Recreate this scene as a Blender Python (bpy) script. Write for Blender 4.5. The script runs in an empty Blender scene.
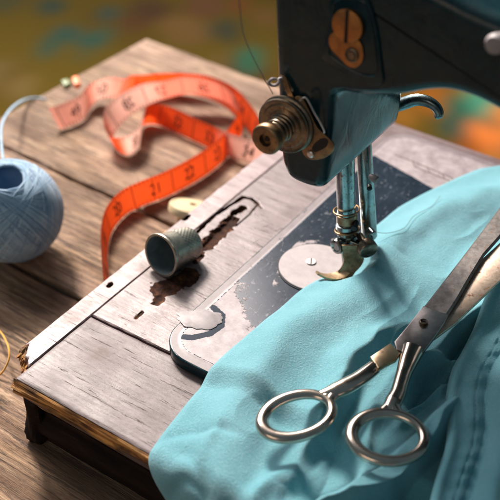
import bpy, bmesh, math, random
import numpy as np
from mathutils import Vector, Matrix, noise
random.seed(7); rng = np.random.default_rng(7)
sc = bpy.context.scene
COL = sc.collection
A3 = lambda *p: np.array(p, float)

# ------------------------------------------------------------------ camera model (all lengths in cm, scaled to metres on build)
H = 2.85            # top of the wooden base above the table
ZP = H + .42       # top of the machine bed
D, PITCH, ROLL, FPX = 37., math.radians(38), math.radians(2), 1000.
CAM = A3(0, -D*math.cos(PITCH), H + D*math.sin(PITCH))
FW = A3(0, math.cos(PITCH), -math.sin(PITCH)); _R = A3(1, 0, 0); _U = A3(0, math.sin(PITCH), math.cos(PITCH))
RT = _R*math.cos(ROLL) + _U*math.sin(ROLL); UP = _U*math.cos(ROLL) - _R*math.sin(ROLL)
def ray(x, y): return FW + RT*(x-250)/FPX - UP*(y-250)/FPX
def px(x, y, z):
    d = ray(x, y); return CAM + d*((z-CAM[2])/d[2])
def pl(x, y, P, n):
    d = ray(x, y); return CAM + d*(np.dot(P-CAM, n)/np.dot(d, n))
def proj(P):
    q = P-CAM; w = q@FW; return 250+FPX*(q@RT)/w, 250-FPX*(q@UP)/w
def nrm(v): v = np.asarray(v, float); return v/np.linalg.norm(v)
def nz(p, s=1., k=0.): return noise.noise(Vector((p[0]*s+k, p[1]*s-k*1.7, p[2]*s+k*.3)))
def sstep(a, b, x): t = np.clip((x-a)/(b-a), 0, 1); return t*t*(3-2*t)

# ------------------------------------------------------------------ materials
def rgb(c): return (c[0], c[1], c[2], 1)
class Mat:
    def __init__(s, name, base=(.5,.5,.5), rough=.5, metal=0., **kw):
        s.m = bpy.data.materials.new(name); s.m.use_nodes = True
        s.t = s.m.node_tree; s.N = s.t.nodes; s.L = s.t.links
        s.b = s.N['Principled BSDF']; s.set('Base Color', rgb(base)); s.set('Roughness', rough); s.set('Metallic', metal)
        for k, v in kw.items(): s.set(k.replace('_', ' '), v)
        s.co = None
    def put(s, sock, v):
        if isinstance(v, bpy.types.NodeSocket): s.L.new(v, sock)
        else: sock.default_value = v
    def set(s, k, v): s.put(s.b.inputs[k], v)
    def coord(s, sc=(1,1,1), rot=0, off=(0,0,0)):
        if s.co is None: s.co = s.N.new('ShaderNodeTexCoord')
        m = s.N.new('ShaderNodeMapping'); m.inputs['Scale'].default_value = [100*v for v in sc]
        m.inputs['Rotation'].default_value = (0,0,rot); m.inputs['Location'].default_value = off
        s.L.new(s.co.outputs['Object'], m.inputs[0]); return m.outputs[0]
    def noise(s, vec, scale=1, detail=6, rough=.6, dist=0):
        n = s.N.new('ShaderNodeTexNoise'); s.L.new(vec, n.inputs['Vector'])
        for k, v in (('Scale',scale),('Detail',detail),('Roughness',rough),('Distortion',dist)): n.inputs[k].default_value = v
        return n.outputs[0]
    def wave(s, vec, scale=1, dist=2, detail=3, dsc=1):
        n = s.N.new('ShaderNodeTexWave'); s.L.new(vec, n.inputs['Vector']); n.bands_direction = 'Y'
        for k, v in (('Scale',scale),('Distortion',dist),('Detail',detail),('Detail Scale',dsc)): n.inputs[k].default_value = v
        return n.outputs['Fac']
    def vor(s, vec, scale=1, feat='F1'):
        n = s.N.new('ShaderNodeTexVoronoi'); n.feature = feat; s.L.new(vec, n.inputs['Vector']); n.inputs['Scale'].default_value = scale
        return n.outputs['Distance']
    def ramp(s, f, pts):
        n = s.N.new('ShaderNodeValToRGB'); s.L.new(f, n.inputs[0]); e = n.color_ramp.elements
        while len(e) < len(pts): e.new(.5)
        for q, (p, c) in zip(e, pts):
            q.position = p; q.color = rgb(c) if isinstance(c, tuple) else (c,c,c,1)
        return n.outputs[0]
    def mix(s, f, a, b, mode='MIX'):
        n = s.N.new('ShaderNodeMix'); n.data_type = 'RGBA'; n.blend_type = mode
        s.put(n.inputs[0], f); s.put(n.inputs[6], rgb(a) if isinstance(a, tuple) else a); s.put(n.inputs[7], rgb(b) if isinstance(b, tuple) else b)
        return n.outputs[2]
    def math(s, op, a, b=0., c=0.):
        n = s.N.new('ShaderNodeMath'); n.operation = op
        s.put(n.inputs[0], a); s.put(n.inputs[1], b); s.put(n.inputs[2], c); return n.outputs[0]
    def attr(s, name):
        n = s.N.new('ShaderNodeAttribute'); n.attribute_name = name; return n.outputs['Fac'], n.outputs['Color']
    def bump(s, h, strength=.5, dist=.01):
        n = s.N.new('ShaderNodeBump'); s.L.new(h, n.inputs['Height']); n.inputs['Strength'].default_value = strength
        n.inputs['Distance'].default_value = dist*.01
        if s.b.inputs['Normal'].links: s.L.new(s.b.inputs['Normal'].links[0].from_socket, n.inputs['Normal'])
        s.L.new(n.outputs[0], s.b.inputs['Normal'])

def worn_metal(name, c1, c2, r=.3, rust=None, amt=.55, sc=1., metal=1., bmp=.2, var=.3):
    m = Mat(name, c1, r, metal)
    v = m.coord(); n = m.noise(v, 2.5*sc, 8, .7); n2 = m.noise(v, 14*sc, 5, .7)
    f = m.ramp(n, [(amt-.12, 0.), (amt+.12, 1.)])
    c = m.mix(f, c1, c2)
    if rust:
        fr = m.ramp(m.noise(m.coord(off=(3,1,7)), 4.5*sc, 10, .75), [(.56, 0.), (.64, 1.)])
        c = m.mix(fr, c, rust); m.set('Metallic', m.math('SUBTRACT', metal, m.math('MULTIPLY', fr, .6)))
    m.set('Base Color', c)
    m.set('Roughness', m.math('ADD', r-.08*var/.3, m.math('MULTIPLY', n2, var)))
    m.bump(n2, bmp, .006)
    return m.m

def make_table_wood():
    m = Mat('weathered_table_wood', rough=.6)
    v = m.coord((.26, 1.7, 1.7)); v2 = m.coord((.55, 9, 9)); v3 = m.coord((.1,.55,.55)); v4 = m.coord((.5,.8,.8))
    big = m.noise(v3, 1.2, 5, .55, .6); mid = m.noise(v, 1.3, 8, .68, .8); fine = m.noise(v2, .62, 7, .72, .5)
    grain = m.wave(m.coord((.05, .9, .9)), 1.1, 9, 5, .9)
    c = m.ramp(mid, [(.30,(.09,.045,.022)), (.43,(.28,.155,.075)), (.55,(.48,.30,.165)), (.70,(.74,.54,.35))])
    c = m.mix(m.ramp(grain, [(.0,.5),(.25,0.)]), c, (.11,.06,.033))
    c = m.mix(m.math('MULTIPLY', m.ramp(fine, [(.37,1.),(.47,0.)]), .9), c, (.045,.022,.012))
    ck = m.noise(m.coord((.30, 8.5, 8.5)), 1., 9, .76, .4); ckm = m.ramp(ck, [(.43,1.),(.445,0.)]); c = m.mix(m.math('MULTIPLY', ckm, .9), c, (.03,.014,.008))
    fl_ = m.noise(m.coord((1.1, 26, 26)), 1., 4, .7); c = m.mix(m.ramp(fl_, [(.38,.55),(.5,0.)]), c, (.09,.05,.03))
    c = m.mix(m.ramp(m.noise(v4, .35, 5, .6), [(.42,0.),(.66,.55)]), c, (.55,.36,.27))
    c = m.mix(m.ramp(big, [(.38,.85),(.55,0.)]), c, (.15,.075,.035))
    m.set('Base Color', c)
    m.set('Roughness', m.ramp(mid, [(.3,.75),(.7,.5)]))
    h = m.math('ADD', m.math('MULTIPLY', fine, .7), m.math('ADD', m.math('MULTIPLY', mid, .8), m.math('MULTIPLY', grain, .25)))
    m.bump(h, .9, .10); m.bump(m.math('SUBTRACT', fl_, m.math('MULTIPLY', ckm, 1.5)), 1., .07)
    return m.m
def make_case_wood(name='lacquered_case_wood', strip=False, dark=1., ro=0.):
    m = Mat(name, rough=.35); rot = math.pi/2 if strip else 0
    v = m.coord((.30, 2.2, 2.2), rot); v2 = m.coord((.9, 8, 8), rot, (2,5,1)); v3 = m.coord((.35,.35,.35))
    mid = m.noise(v, 1.1, 8, .65, .7); fine = m.noise(v2, 1., 6, .7, .5); big = m.noise(v3, 1.4, 6, .6)
    c = m.ramp(mid, [(.3,(.11*dark,.068*dark,.066*dark)), (.5,(.19*dark,.13*dark,.132*dark)), (.7,(.28*dark,.205*dark,.21*dark))])
    c = m.mix(m.ramp(fine, [(.37,.95),(.405,0.)]), c, (.03,.016,.012))
    c = m.mix(m.ramp(big, [(.60,0.),(.68,.5)]), c, (.10,.055,.035))
    g = m.attr('gouge_shadow')[0]  # real gouges plus the thimble's shadow painted dark
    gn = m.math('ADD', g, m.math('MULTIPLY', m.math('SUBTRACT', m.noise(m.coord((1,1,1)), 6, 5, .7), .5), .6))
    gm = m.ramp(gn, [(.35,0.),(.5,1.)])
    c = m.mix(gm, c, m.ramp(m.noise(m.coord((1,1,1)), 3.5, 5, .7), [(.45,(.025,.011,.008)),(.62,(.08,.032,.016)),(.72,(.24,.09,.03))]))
    m.set('Base Color', c)
    r = m.math('ADD', .30, m.math('MULTIPLY', m.ramp(big, [(.3,0.),(.75,1.)]), .22))
    m.set('Roughness', m.math('ADD', m.math('ADD', r, ro), m.math('MULTIPLY', gm, .4)))
    m.set('Specular IOR Level', m.math('SUBTRACT', .5, m.math('MULTIPLY', gm, .42)))
    h = m.math('ADD', m.math('MULTIPLY', fine, .8), m.math('MULTIPLY', mid, .5))
    ck = m.ramp(m.noise(m.coord((.5, 9, 9), rot, (4,4,4)), 1., 8, .75, .4), [(.365,1.),(.385,0.)]); c = m.mix(m.math('MULTIPLY', ck, .8), c, (.03,.018,.015)); m.set('Base Color', c)
    h = m.math('SUBTRACT', h, m.math('MULTIPLY', ck, .8)); m.bump(h, .5, .035); m.bump(m.noise(m.coord((.8,1.2,1), rot), 5, 8, .75), .35, .025)
    return m.m
def make_raw_edge():
    m = Mat('splintered_raw_wood', rough=.75)
    v = m.coord((.35, 4, 5)); n = m.noise(v, 1.6, 8, .7, .6); b = m.noise(m.coord((.4,.6,1)), 1.2, 4, .6)
    c = m.ramp(n, [(.32,(.035,.014,.006)), (.44,(.34,.12,.03)), (.53,(.85,.38,.09)), (.70,(.95,.58,.22))])
    c = m.mix(m.ramp(b, [(.46,0.),(.60,.8)]), c, (.04,.018,.01))
    m.set('Base Color', c); m.bump(n, 1., .14); return m.m
def make_dark_wood():
    m = Mat('dark_stained_wood', rough=.8); m.set('Specular IOR Level', .15)
    n = m.noise(m.coord((.3,2,2)), 1.5, 7, .7)
    m.set('Base Color', m.ramp(n, [(.35,(.008,.005,.005)),(.6,(.022,.012,.009)),(.75,(.06,.026,.014))])); m.bump(n, .6, .06); return m.m
def make_black_enamel():
    m = Mat('black_japanned_enamel', (.010,.017,.021), .22); m.set('Specular IOR Level', .34)
    v = m.coord(); n = m.noise(v, 3, 8, .7); sp = m.noise(v, 30, 3, .6)
    geo = m.N.new('ShaderNodeNewGeometry')
    edge = m.ramp(m.math('ADD', geo.outputs['Pointiness'], m.math('MULTIPLY', m.math('SUBTRACT', m.noise(v, 5, 8, .75), .5), .16)), [(.60,0.),(.66,1.)])
    c = m.mix(m.ramp(n, [(.45,0.),(.7,1.)]), (.004,.020,.026), (.006,.030,.038))
    scr = m.noise(m.coord((.25,3,6), .5), 2.5, 8, .8)
    c = m.mix(m.ramp(scr, [(.69,0.),(.73,.4)]), c, (.08,.10,.10))
    c = m.mix(m.math('MULTIPLY', edge, .8), c, (.16,.085,.04))
    m.set('Base Color', c)
    sm_ = m.noise(m.coord((1.,1.,.6), .3), 1.0, 4, .55, .8)
    m.set('Roughness', m.math('ADD', .10, m.math('MULTIPLY', m.ramp(sm_, [(.40,0.),(.62,1.)]), .22)))
    m.bump(sm_, .3, .10)
    m.bump(m.math('ADD', m.math('MULTIPLY', n, 1.), m.math('MULTIPLY', sp, .12)), .25, .02)
    return m.m
def make_bed():
    m = Mat('worn_bed_enamel', rough=.3)
    v = m.coord(); n = m.noise(v, 1.3, 10, .7, .3); fn = m.noise(v, 9, 6, .75); n3 = m.noise(m.coord((3,.5,1), .7), 2.2, 8, .8); dots = m.vor(m.coord(), 3.2)
    w = m.attr('wear_glare')[0]  # worn enamel plus the glare painted on the near-left bed
    f0 = m.math('ADD', w, m.math('MULTIPLY', m.math('SUBTRACT', n, .5), .75))
    f0 = m.math('ADD', f0, m.math('MULTIPLY', m.math('SUBTRACT', fn, .5), .22))
    f = m.ramp(f0, [(.49,0.),(.515,1.)])
    rim = m.math('MULTIPLY', m.ramp(f0, [(.455,0.),(.485,1.)]), m.math('SUBTRACT', 1., f))
    ink = m.mix(m.ramp(n, [(.4,0.),(.65,1.)]), (.006,.012,.022), (.014,.024,.038))
    ink = m.mix(m.ramp(n3, [(.585,0.),(.63,.7)]), ink, (.12,.14,.17))
    ink = m.mix(m.ramp(m.noise(v, 5.5, 8, .7), [(.615,0.),(.65,.7)]), ink, (.22,.23,.25))
    bare = m.mix(m.ramp(m.noise(v, 2, 8, .7), [(.35,0.),(.65,1.)]), (.19,.15,.16), (.34,.29,.30))  # bare metal tone, also used for the painted glare
    bare = m.mix(m.ramp(fn, [(.30,.6),(.40,0.)]), bare, (.12,.09,.09))
    bare = m.mix(m.ramp(m.noise(v, 1.1, 9, .75, .4), [(.52,0.),(.62,.55)]), bare, (.15,.12,.13)); bare = m.mix(m.math('MULTIPLY', m.attr('lip')[0], .6), bare, (.10,.075,.08))
    c = m.mix(f, ink, bare); c = m.mix(m.math('MULTIPLY', rim, .8), c, (.012,.014,.018))
    m.set('Base Color', c)
    m.set('Roughness', m.math('ADD', m.math('MULTIPLY', f, .30), m.math('ADD', .11, m.math('MULTIPLY', fn, .16))))
    mt = m.attr('matte')[0]; mt = m.ramp(m.math('ADD', mt, m.math('MULTIPLY', m.math('SUBTRACT', fn, .5), 1.6)), [(.5,0.),(.54,1.)])
    c = m.mix(mt, c, (.016,.024,.04)); m.set('Base Color', c)
    m.set('Specular IOR Level', m.math('MULTIPLY', m.math('SUBTRACT', .80, m.math('MULTIPLY', f, .25)), m.math('SUBTRACT', 1., m.math('MULTIPLY', mt, .85))))
    m.bump(m.math('ADD', m.math('MULTIPLY', f, -.6), m.math('MULTIPLY', fn, .06)), .5, .02)
    return m.m
def make_cloth():
    m = Mat('turquoise_brushed_cotton', (.09,.46,.52), .54)
    m.set('Specular IOR Level', .85); m.set('IOR', 1.6); m.set('Sheen Weight', .4); m.set('Sheen Roughness', .4); m.set('Sheen Tint', (.9,1,1,1))
    v = m.coord(); a = m.noise(v, 11, 6, .8); b = m.noise(v, 17, 4, .8); n = m.noise(v, .5, 3, .5)
    c = m.mix(m.ramp(n, [(.35,0.),(.65,1.)]), (.045,.36,.45), (.095,.44,.54))
    c = m.mix(m.ramp(b, [(.50,0.),(.72,.6)]), c, (.34,.62,.68))
    m.set('Base Color', c)
    m.bump(a, .7, .06); m.bump(b, 1., .05)
    return m.m
def make_tape():
    m = Mat('orange_oilcloth_tape', (.78,.095,.03), .38)
    geo = m.N.new('ShaderNodeNewGeometry'); n = m.noise(m.coord(), 3, 6, .7)
    front = m.mix(m.ramp(n, [(.4,0.),(.7,.5)]), (.86,.095,.018), (.72,.12,.03))
    pale = m.mix(m.ramp(n, [(.35,0.),(.7,1.)]), (.88,.62,.54), (.84,.48,.38))
    w = m.attr('pale_glare')[0]  # weight of the glare painted as a paler tape colour
    f = m.math('MAXIMUM', m.math('MULTIPLY', geo.outputs['Backfacing'], .30), w)
    m.set('Base Color', m.mix(f, front, pale)); m.set('Subsurface Weight', .0)
    m.bump(m.noise(m.coord(), 25, 3, .6), .3, .01)
    tr = m.N.new('ShaderNodeBsdfTranslucent'); m.L.new(m.mix(f, (.92,.095,.015), (.95,.66,.54)), tr.inputs[0]); ms = m.N.new('ShaderNodeMixShader'); ms.inputs[0].default_value = .45
    m.L.new(m.b.outputs[0], ms.inputs[1]); m.L.new(tr.outputs[0], ms.inputs[2]); m.L.new(ms.outputs[0], m.N['Material Output'].inputs[0]); return m.m
def make_yarn(name, c1, c2, shade=False):
    m = Mat(name, c1, .85); m.set('Sheen Weight', .5); m.set('Specular IOR Level', .2)
    n = m.noise(m.coord(), 2.2, 4, .6); c = m.mix(m.ramp(n, [(.35,0.),(.65,1.)]), c1, c2)
    if shade: c = m.mix(m.attr('shade')[0], c, (c1[0]*.35, c1[1]*.45, c1[2]*.6))
    m.set('Base Color', c)
    m.bump(m.noise(m.coord(), 40, 3, .7), .8, .03); return m.m

M = {}
M['table'] = make_table_wood()
M['case'] = make_case_wood(dark=.78)
M['front'] = make_case_wood('worn_front_board_wood', False, .5, .10)
M['strip'] = make_case_wood('lacquered_strip_wood', True, 1.2)
M['raw'] = make_raw_edge(); M['darkwood'] = make_dark_wood()
M['enamel'] = make_black_enamel(); M['bed'] = make_bed(); M['cloth'] = make_cloth(); M['tape'] = make_tape()
M['flake'] = worn_metal('bare_zinc_flake', (.25,.22,.225), (.18,.155,.16), .45, metal=.0)
M['steel'] = worn_metal('brushed_steel', (.66,.62,.60), (.52,.49,.47), .33)
M['plate'] = worn_metal('satin_needle_plate', (.31,.275,.28), (.25,.22,.225), .5, metal=.15)
M['chrome'] = worn_metal('teal_tinted_nickel', (.30,.34,.34), (.18,.20,.20), .16, (.14,.09,.05), .55, 1.2)
M['enamel_lever'] = worn_metal('dark_lever_steel', (.16,.22,.23), (.09,.12,.13), .22, (.12,.08,.05), .55, 1.2)
M['brass'] = worn_metal('aged_brass', (.32,.20,.10), (.16,.11,.07), .36, (.07,.05,.04), .5, 1.2)
M['copper'] = worn_metal('dull_copper', (.50,.22,.07), (.34,.15,.06), .42, None, .5, 1.5)
M['foot'] = worn_metal('worn_gilt_steel', (.42,.29,.16), (.20,.14,.09), .36, (.12,.07,.04), .55, 1.5, metal=.55)
M['disc'] = worn_metal('dull_tension_steel', (.26,.20,.14), (.13,.11,.09), .30, (.10,.055,.03), .5, 1.4)
M['blade'] = worn_metal('rust_spotted_blade', (.28,.255,.24), (.16,.145,.135), .34, (.22,.11,.05), .5, 1.3)
M['blade2'] = worn_metal('pitted_blade', (.66,.52,.42), (.52,.39,.30), .38, (.30,.13,.05), .5, 1.0)
M['ricasso'] = worn_metal('polished_blade_root', (.38,.345,.33), (.28,.25,.24), .28, None, .5, 1.2)
M['handle'] = worn_metal('nickel_handle', (.56,.47,.40), (.44,.36,.30), .20, None, .55, .4, bmp=.01, var=.08)
M['gilt'] = worn_metal('gilt_shoulder', (.72,.52,.30), (.62,.46,.32), .3, (.30,.16,.07), .5, 1.3)
M['thimble'] = worn_metal('tarnished_thimble', (.40,.39,.32), (.27,.27,.24), .34, (.13,.12,.08), .5, 1.5)
M['black'] = Mat('blackened_metal', (.015,.016,.017), .4, .6).m
M['ink'] = Mat('black_print', (.03,.015,.012), .5).m
M['yarn'] = make_yarn('blue_cotton_yarn', (.30,.48,.64), (.45,.62,.76), True)
M['yarncore'] = make_yarn('blue_yarn_core', (.10,.20,.36), (.15,.27,.44))
M['yellow'] = make_yarn('yellow_thread', (.85,.42,.03), (.8,.36,.02))
M['thread'] = make_yarn('dark_thread', (.05,.05,.045), (.09,.08,.07))
M['stitch'] = make_yarn('teal_stitching', (.035,.26,.31), (.03,.23,.28))
m = Mat('cream_spool_wood', (.66,.56,.36), .5); n_ = m.noise(m.coord(), 3, 6, .6); m.set('Base Color', m.mix(n_, (.44,.34,.19), (.56,.47,.31))); M['cream'] = m.m
m = Mat('patterned_rug_pile', rough=.95); m.set('Specular IOR Level', .05); m.set('Base Color', m.mix(m.math('MULTIPLY', m.noise(m.coord(), 1.5, 4, .7), .15), m.attr('col')[1], (.05,.04,.02))); m.bump(m.noise(m.coord(), 4, 4, .8), .6, .3); M['rug'] = m.m
m = Mat('dark_floorboards', (.08,.05,.03), .6); m.set('Base Color', m.ramp(m.noise(m.coord((.02,.3,.3)), 1, 6, .6), [(.3,(.04,.025,.015)),(.7,(.11,.07,.045))])); M['floor'] = m.m
m = Mat('gold_decal', (.07,.045,.035), .5); M['decal'] = m.m

# ------------------------------------------------------------------ building helpers
INV = {}
def root(name, label, cat, base, rz=0., kind=None, group=None):
    o = bpy.data.objects.new(name, None); COL.objects.link(o); o.empty_display_size = .01
    o.location = Vector(np.array(base)*.01); o.rotation_euler = (0,0,rz)
    o['label'] = label; o['category'] = cat
    if kind: o['kind'] = kind
    if group: o['group'] = group
    INV[o.name] = (np.array(base, float), rz); return o
def part(name, VF, mat, parent=None, smooth=True, sharp=35, attrs=None, own=None, label=None):
    """VF = (world-cm verts, faces). One mesh object under its thing."""
    V, F = VF; V = np.asarray(V, float).reshape(-1, 3)
    key = own or (parent.name if parent else None); r = parent
    while r is not None and r.parent is not None: r = r.parent; key = r.name
    if key and key in INV:
        b, a = INV[key]; V = V - b; c, s = math.cos(-a), math.sin(-a)
        V = np.stack([V[:,0]*c - V[:,1]*s, V[:,0]*s + V[:,1]*c, V[:,2]], 1)
    me = bpy.data.meshes.new(name); me.from_pydata((V*.01).tolist(), [], [tuple(int(i) for i in f) for f in F])
    if attrs:
        for k, a in attrs.items():
            a = np.asarray(a, float)
            if a.ndim == 1:
                t = me.attributes.new(k, 'FLOAT', 'POINT'); t.data.foreach_set('value', a.astype('f4'))
            else:
                t = me.attributes.new(k, 'FLOAT_COLOR', 'POINT'); t.data.foreach_set('color', np.concatenate([a, np.ones((len(a),1))],1).astype('f4').ravel())
    me.materials.append(mat); me.update()
    if smooth:
        me.polygons.foreach_set('use_smooth', [True]*len(me.polygons))
        if sharp: me.set_sharp_from_angle(angle=math.radians(sharp))
    o = bpy.data.objects.new(name, me); COL.objects.link(o)
    if parent is not None: o.parent = parent
    if label: o['label'] = label
    return o
def merge(*vfs):
    V, F, n = [], [], 0
    for v, f in vfs:
        v = np.asarray(v, float).reshape(-1,3); V.append(v); F += [tuple(i+n for i in q) for q in f]; n += len(v)
    return np.concatenate(V), F
def fix_normals(VF):
    bm = bmesh.new(); vs = [bm.verts.new(v) for v in VF[0]]
    for f in VF[1]:
        try: bm.faces.new([vs[i] for i in f])
        except ValueError: pass
    bmesh.ops.recalc_face_normals(bm, faces=bm.faces); return frombm(bm)
def frombm(bm):
    bm.verts.index_update(); V = np.array([v.co[:] for v in bm.verts]); F = [tuple(v.index for v in f.verts) for f in bm.faces]; bm.free(); return V, F
def grid(P):   # P[i][j] -> verts
    P = np.asarray(P, float); a, b = P.shape[:2]
    return P.reshape(-1,3), [(i*b+j, (i+1)*b+j, (i+1)*b+j+1, i*b+j+1) for i in range(a-1) for j in range(b-1)]
def cr(pts, n=8, closed=False):
    P = [np.asarray(p, float) for p in pts]; out = []; m = len(P)
    for i in range(m if closed else m-1):
        g = lambda k: P[k % m] if closed else P[min(max(k,0), m-1)]
        a, b, c, d = g(i-1), g(i), g(i+1), g(i+2)
        for j in range(n):
            t = j/n; out.append(.5*((2*b) + (c-a)*t + (2*a-5*b+4*c-d)*t*t + (3*b-a-3*c+d)*t**3))
    if not closed: out.append(P[-1])
    return np.array(out)
def tube(pts, r, seg=10, closed=False, up=None, flat=1., caps=True):
    """sweep; r scalar or array; flat scales the section along 'up'."""
    P = np.asarray(pts, float); n = len(P); r = np.broadcast_to(np.asarray(r, float), (n,)); V = []; N = None
    flat = np.broadcast_to(np.asarray(flat, float), (n,))
    for i in range(n):
        T = nrm(P[(i+1)%n]-P[i-1]) if closed else nrm(P[min(i+1,n-1)]-P[max(i-1,0)])
        if up is not None: N = np.asarray(up, float)
        elif N is None: N = A3(0,0,1) if abs(T[2]) < .9 else A3(1,0,0)
        N = nrm(N - T*np.dot(N, T)); B = np.cross(T, N)
        for k in range(seg):
            a = 2*math.pi*k/seg; V.append(P[i] + r[i]*(B*math.cos(a) + N*flat[i]*math.sin(a)))
    F = []; m = n if closed else n-1
    for i in range(m):
        for k in range(seg):
            a, b = i*seg+k, i*seg+(k+1)%seg; c, d = ((i+1)%n)*seg+(k+1)%seg, ((i+1)%n)*seg+k; F.append((a,b,c,d))
    if caps and not closed: F.append(tuple(range(seg-1,-1,-1))); F.append(tuple((n-1)*seg+k for k in range(seg)))
    return np.array(V), F
def basis(ax, ref=None):
    ax = nrm(ax); ref = A3(0,0,1) if ref is None else np.asarray(ref, float)
    if abs(np.dot(ax, nrm(ref))) > .95: ref = A3(1,0,0)
    x = nrm(np.cross(ref, ax)); return x, np.cross(ax, x), ax
def lathe(C, ax, prof, seg=40, knurl=None, ref=None, cap=True):
    """prof: (dist along axis, radius) list"""
    x, y, z = basis(ax, ref); V = []; n = len(prof)
    for i, (h, r) in enumerate(prof):
        for k in range(seg):
            a = 2*math.pi*k/seg; rr = r*(1 + (knurl(i, k) if knurl else 0)); V.append(np.asarray(C)+z*h+(x*math.cos(a)+y*math.sin(a))*rr)
    F = [(i*seg+k, i*seg+(k+1)%seg, (i+1)*seg+(k+1)%seg, (i+1)*seg+k) for i in range(n-1) for k in range(seg)]
    if cap and prof[0][1] > 1e-6: F.append(tuple(range(seg-1,-1,-1)))
    if cap and prof[-1][1] > 1e-6: F.append(tuple((n-1)*seg+k for k in range(seg)))
    return np.array(V), F
def extrude(poly, vec, bev=0., seg=2, clamp=True):
    """closed polygon (3-D points, coplanar) extruded along vec, all rim edges bevelled"""
    bm = bmesh.new(); a = [bm.verts.new(p) for p in poly]; b = [bm.verts.new(np.asarray(p)+vec) for p in poly]; n = len(a)
    bm.faces.new(a); bm.faces.new(b[::-1])
    for i in range(n): bm.faces.new((a[i], b[i], b[(i+1)%n], a[(i+1)%n]))
    bmesh.ops.recalc_face_normals(bm, faces=bm.faces)
    if bev:
        rim = [e for e in bm.edges if (e.verts[0] in a and e.verts[1] in a) or (e.verts[0] in b and e.verts[1] in b)]
        bmesh.ops.bevel(bm, geom=rim, offset=bev, segments=seg, profile=.5, affect='EDGES', clamp_overlap=clamp)
    return frombm(bm)
def box(c, x, y, z, bev=.0, seg=2):
    """box centred at c with half-vectors x, y, z"""
    c, x, y, z = map(lambda q: np.asarray(q, float), (c, x, y, z))
    return extrude([c-x-y-z, c+x-y-z, c+x+y-z, c-x+y-z], 2*z, bev, seg)
def ribbon(C, Wv, th):
    """thick strip: centres C, half-width vectors Wv"""
    C, Wv = np.asarray(C, float), np.asarray(Wv, float); n = len(C); V = []
    for i in range(n):
        T = nrm(C[min(i+1,n-1)]-C[max(i-1,0)]); N = nrm(np.cross(T, Wv[i]))*th/2
        V += [C[i]-Wv[i]-N, C[i]+Wv[i]-N, C[i]+Wv[i]+N, C[i]-Wv[i]+N]
    F = [(i*4+k, i*4+(k+1)%4, (i+1)*4+(k+1)%4, (i+1)*4+k) for i in range(n-1) for k in range(4)] + [(3,2,1,0), tuple((n-1)*4+k for k in range(4))]
    return np.array(V), F
def rot2(v, a): return A3(v[0]*math.cos(a)-v[1]*math.sin(a), v[0]*math.sin(a)+v[1]*math.cos(a), 0)
def segdist(P, poly):
    """distance of xy points P (n,2) to a polyline and the position along it (0..1)"""
    poly = np.asarray(poly, float)[:, :2]; best = np.full(len(P), 1e9); pos = np.zeros(len(P)); L = np.linalg.norm(np.diff(poly, axis=0), axis=1); tot = L.sum(); acc = 0
    for i in range(len(poly)-1):
        a, d = poly[i], poly[i+1]-poly[i]; t = np.clip(((P-a)@d)/(d@d), 0, 1); q = np.linalg.norm(P-(a+t[:,None]*d), axis=1)
        m_ = q < best; best[m_] = q[m_]; pos[m_] = (acc+t[m_]*L[i])/tot; acc += L[i]
    return best, pos

# ------------------------------------------------------------------ frames
K = px(15, 378, H)                                 # front-left corner of the wooden base
UA = math.radians(-32.6)
u = A3(math.cos(UA), math.sin(UA), 0); v = A3(-math.sin(UA), math.cos(UA), 0); ZZ = A3(0,0,1)
def loc(P): q = np.asarray(P)-K; return np.array([q@u, q@v])
def wl(x, y, z): return A3(K[0], K[1], 0) + u*x + v*y + ZZ*z
SW = .95                                            # width of the left strip

# ------------------------------------------------------------------ floor and rug
FZ = -34.
fl = part('floor', grid([[A3(x, y, FZ) for y in np.linspace(-400, 900, 14)] for x in np.linspace(-600, 600, 13)]), M['floor'], smooth=False)
fl['kind'] = 'structure'
def rug_color(x, y):
    p = (x*.02, y*.02, 0)
    return p
blots = [  # (photo x, y, radius, colour): woven motifs
 (50,44,11,(.02,.11,.09)),(68,34,12,(.015,.10,.09)),(46,54,7,(.03,.12,.09)),(90,42,12,(.02,.11,.09)),(104,34,8,(.03,.12,.09)),(84,56,6,(.03,.12,.09)),(108,14,12,(.02,.08,.08)),(50,8,12,(.02,.06,.055)),(0,4,18,(.07,.07,.03)),
 (134,22,14,(.12,.05,.02)),(150,8,18,(.08,.04,.02)),(185,30,22,(.20,.11,.035)),(205,8,18,(.14,.06,.03)),(228,30,16,(.05,.06,.04)),(250,62,17,(.03,.20,.12)),(222,60,12,(.22,.14,.04)),(268,20,16,(.18,.09,.03)),(240,5,10,(.20,.05,.02)),
 (-25,80,24,(.22,.15,.05)),(20,90,14,(.28,.19,.06)),
 (430,100,20,(.62,.20,.02)),(404,115,14,(.60,.24,.03)),(463,108,15,(.03,.20,.13)),(452,130,13,(.02,.15,.12)),(480,98,14,(.04,.22,.14)),(488,140,15,(.60,.16,.03)),(520,120,20,(.5,.16,.03)),(470,150,12,(.55,.14,.02)),(505,158,10,(.3,.10,.03)),
 (486,3,12,(.03,.20,.14)),(499,12,8,(.55,.25,.05)),(470,-12,14,(.03,.16,.12)),(520,10,20,(.45,.16,.03))]
RX = np.linspace(-75, 95, 171); RY = np.linspace(-20, 190, 201)
G = np.array([[A3(x, y, FZ+.8) for y in RY] for x in RX]); PP = G.reshape(-1,3)
col = np.zeros((len(PP),3)); cent = [(px(a,b,FZ+.8), r*.125*1.0, c) for a,b,r,c in blots]
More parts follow.
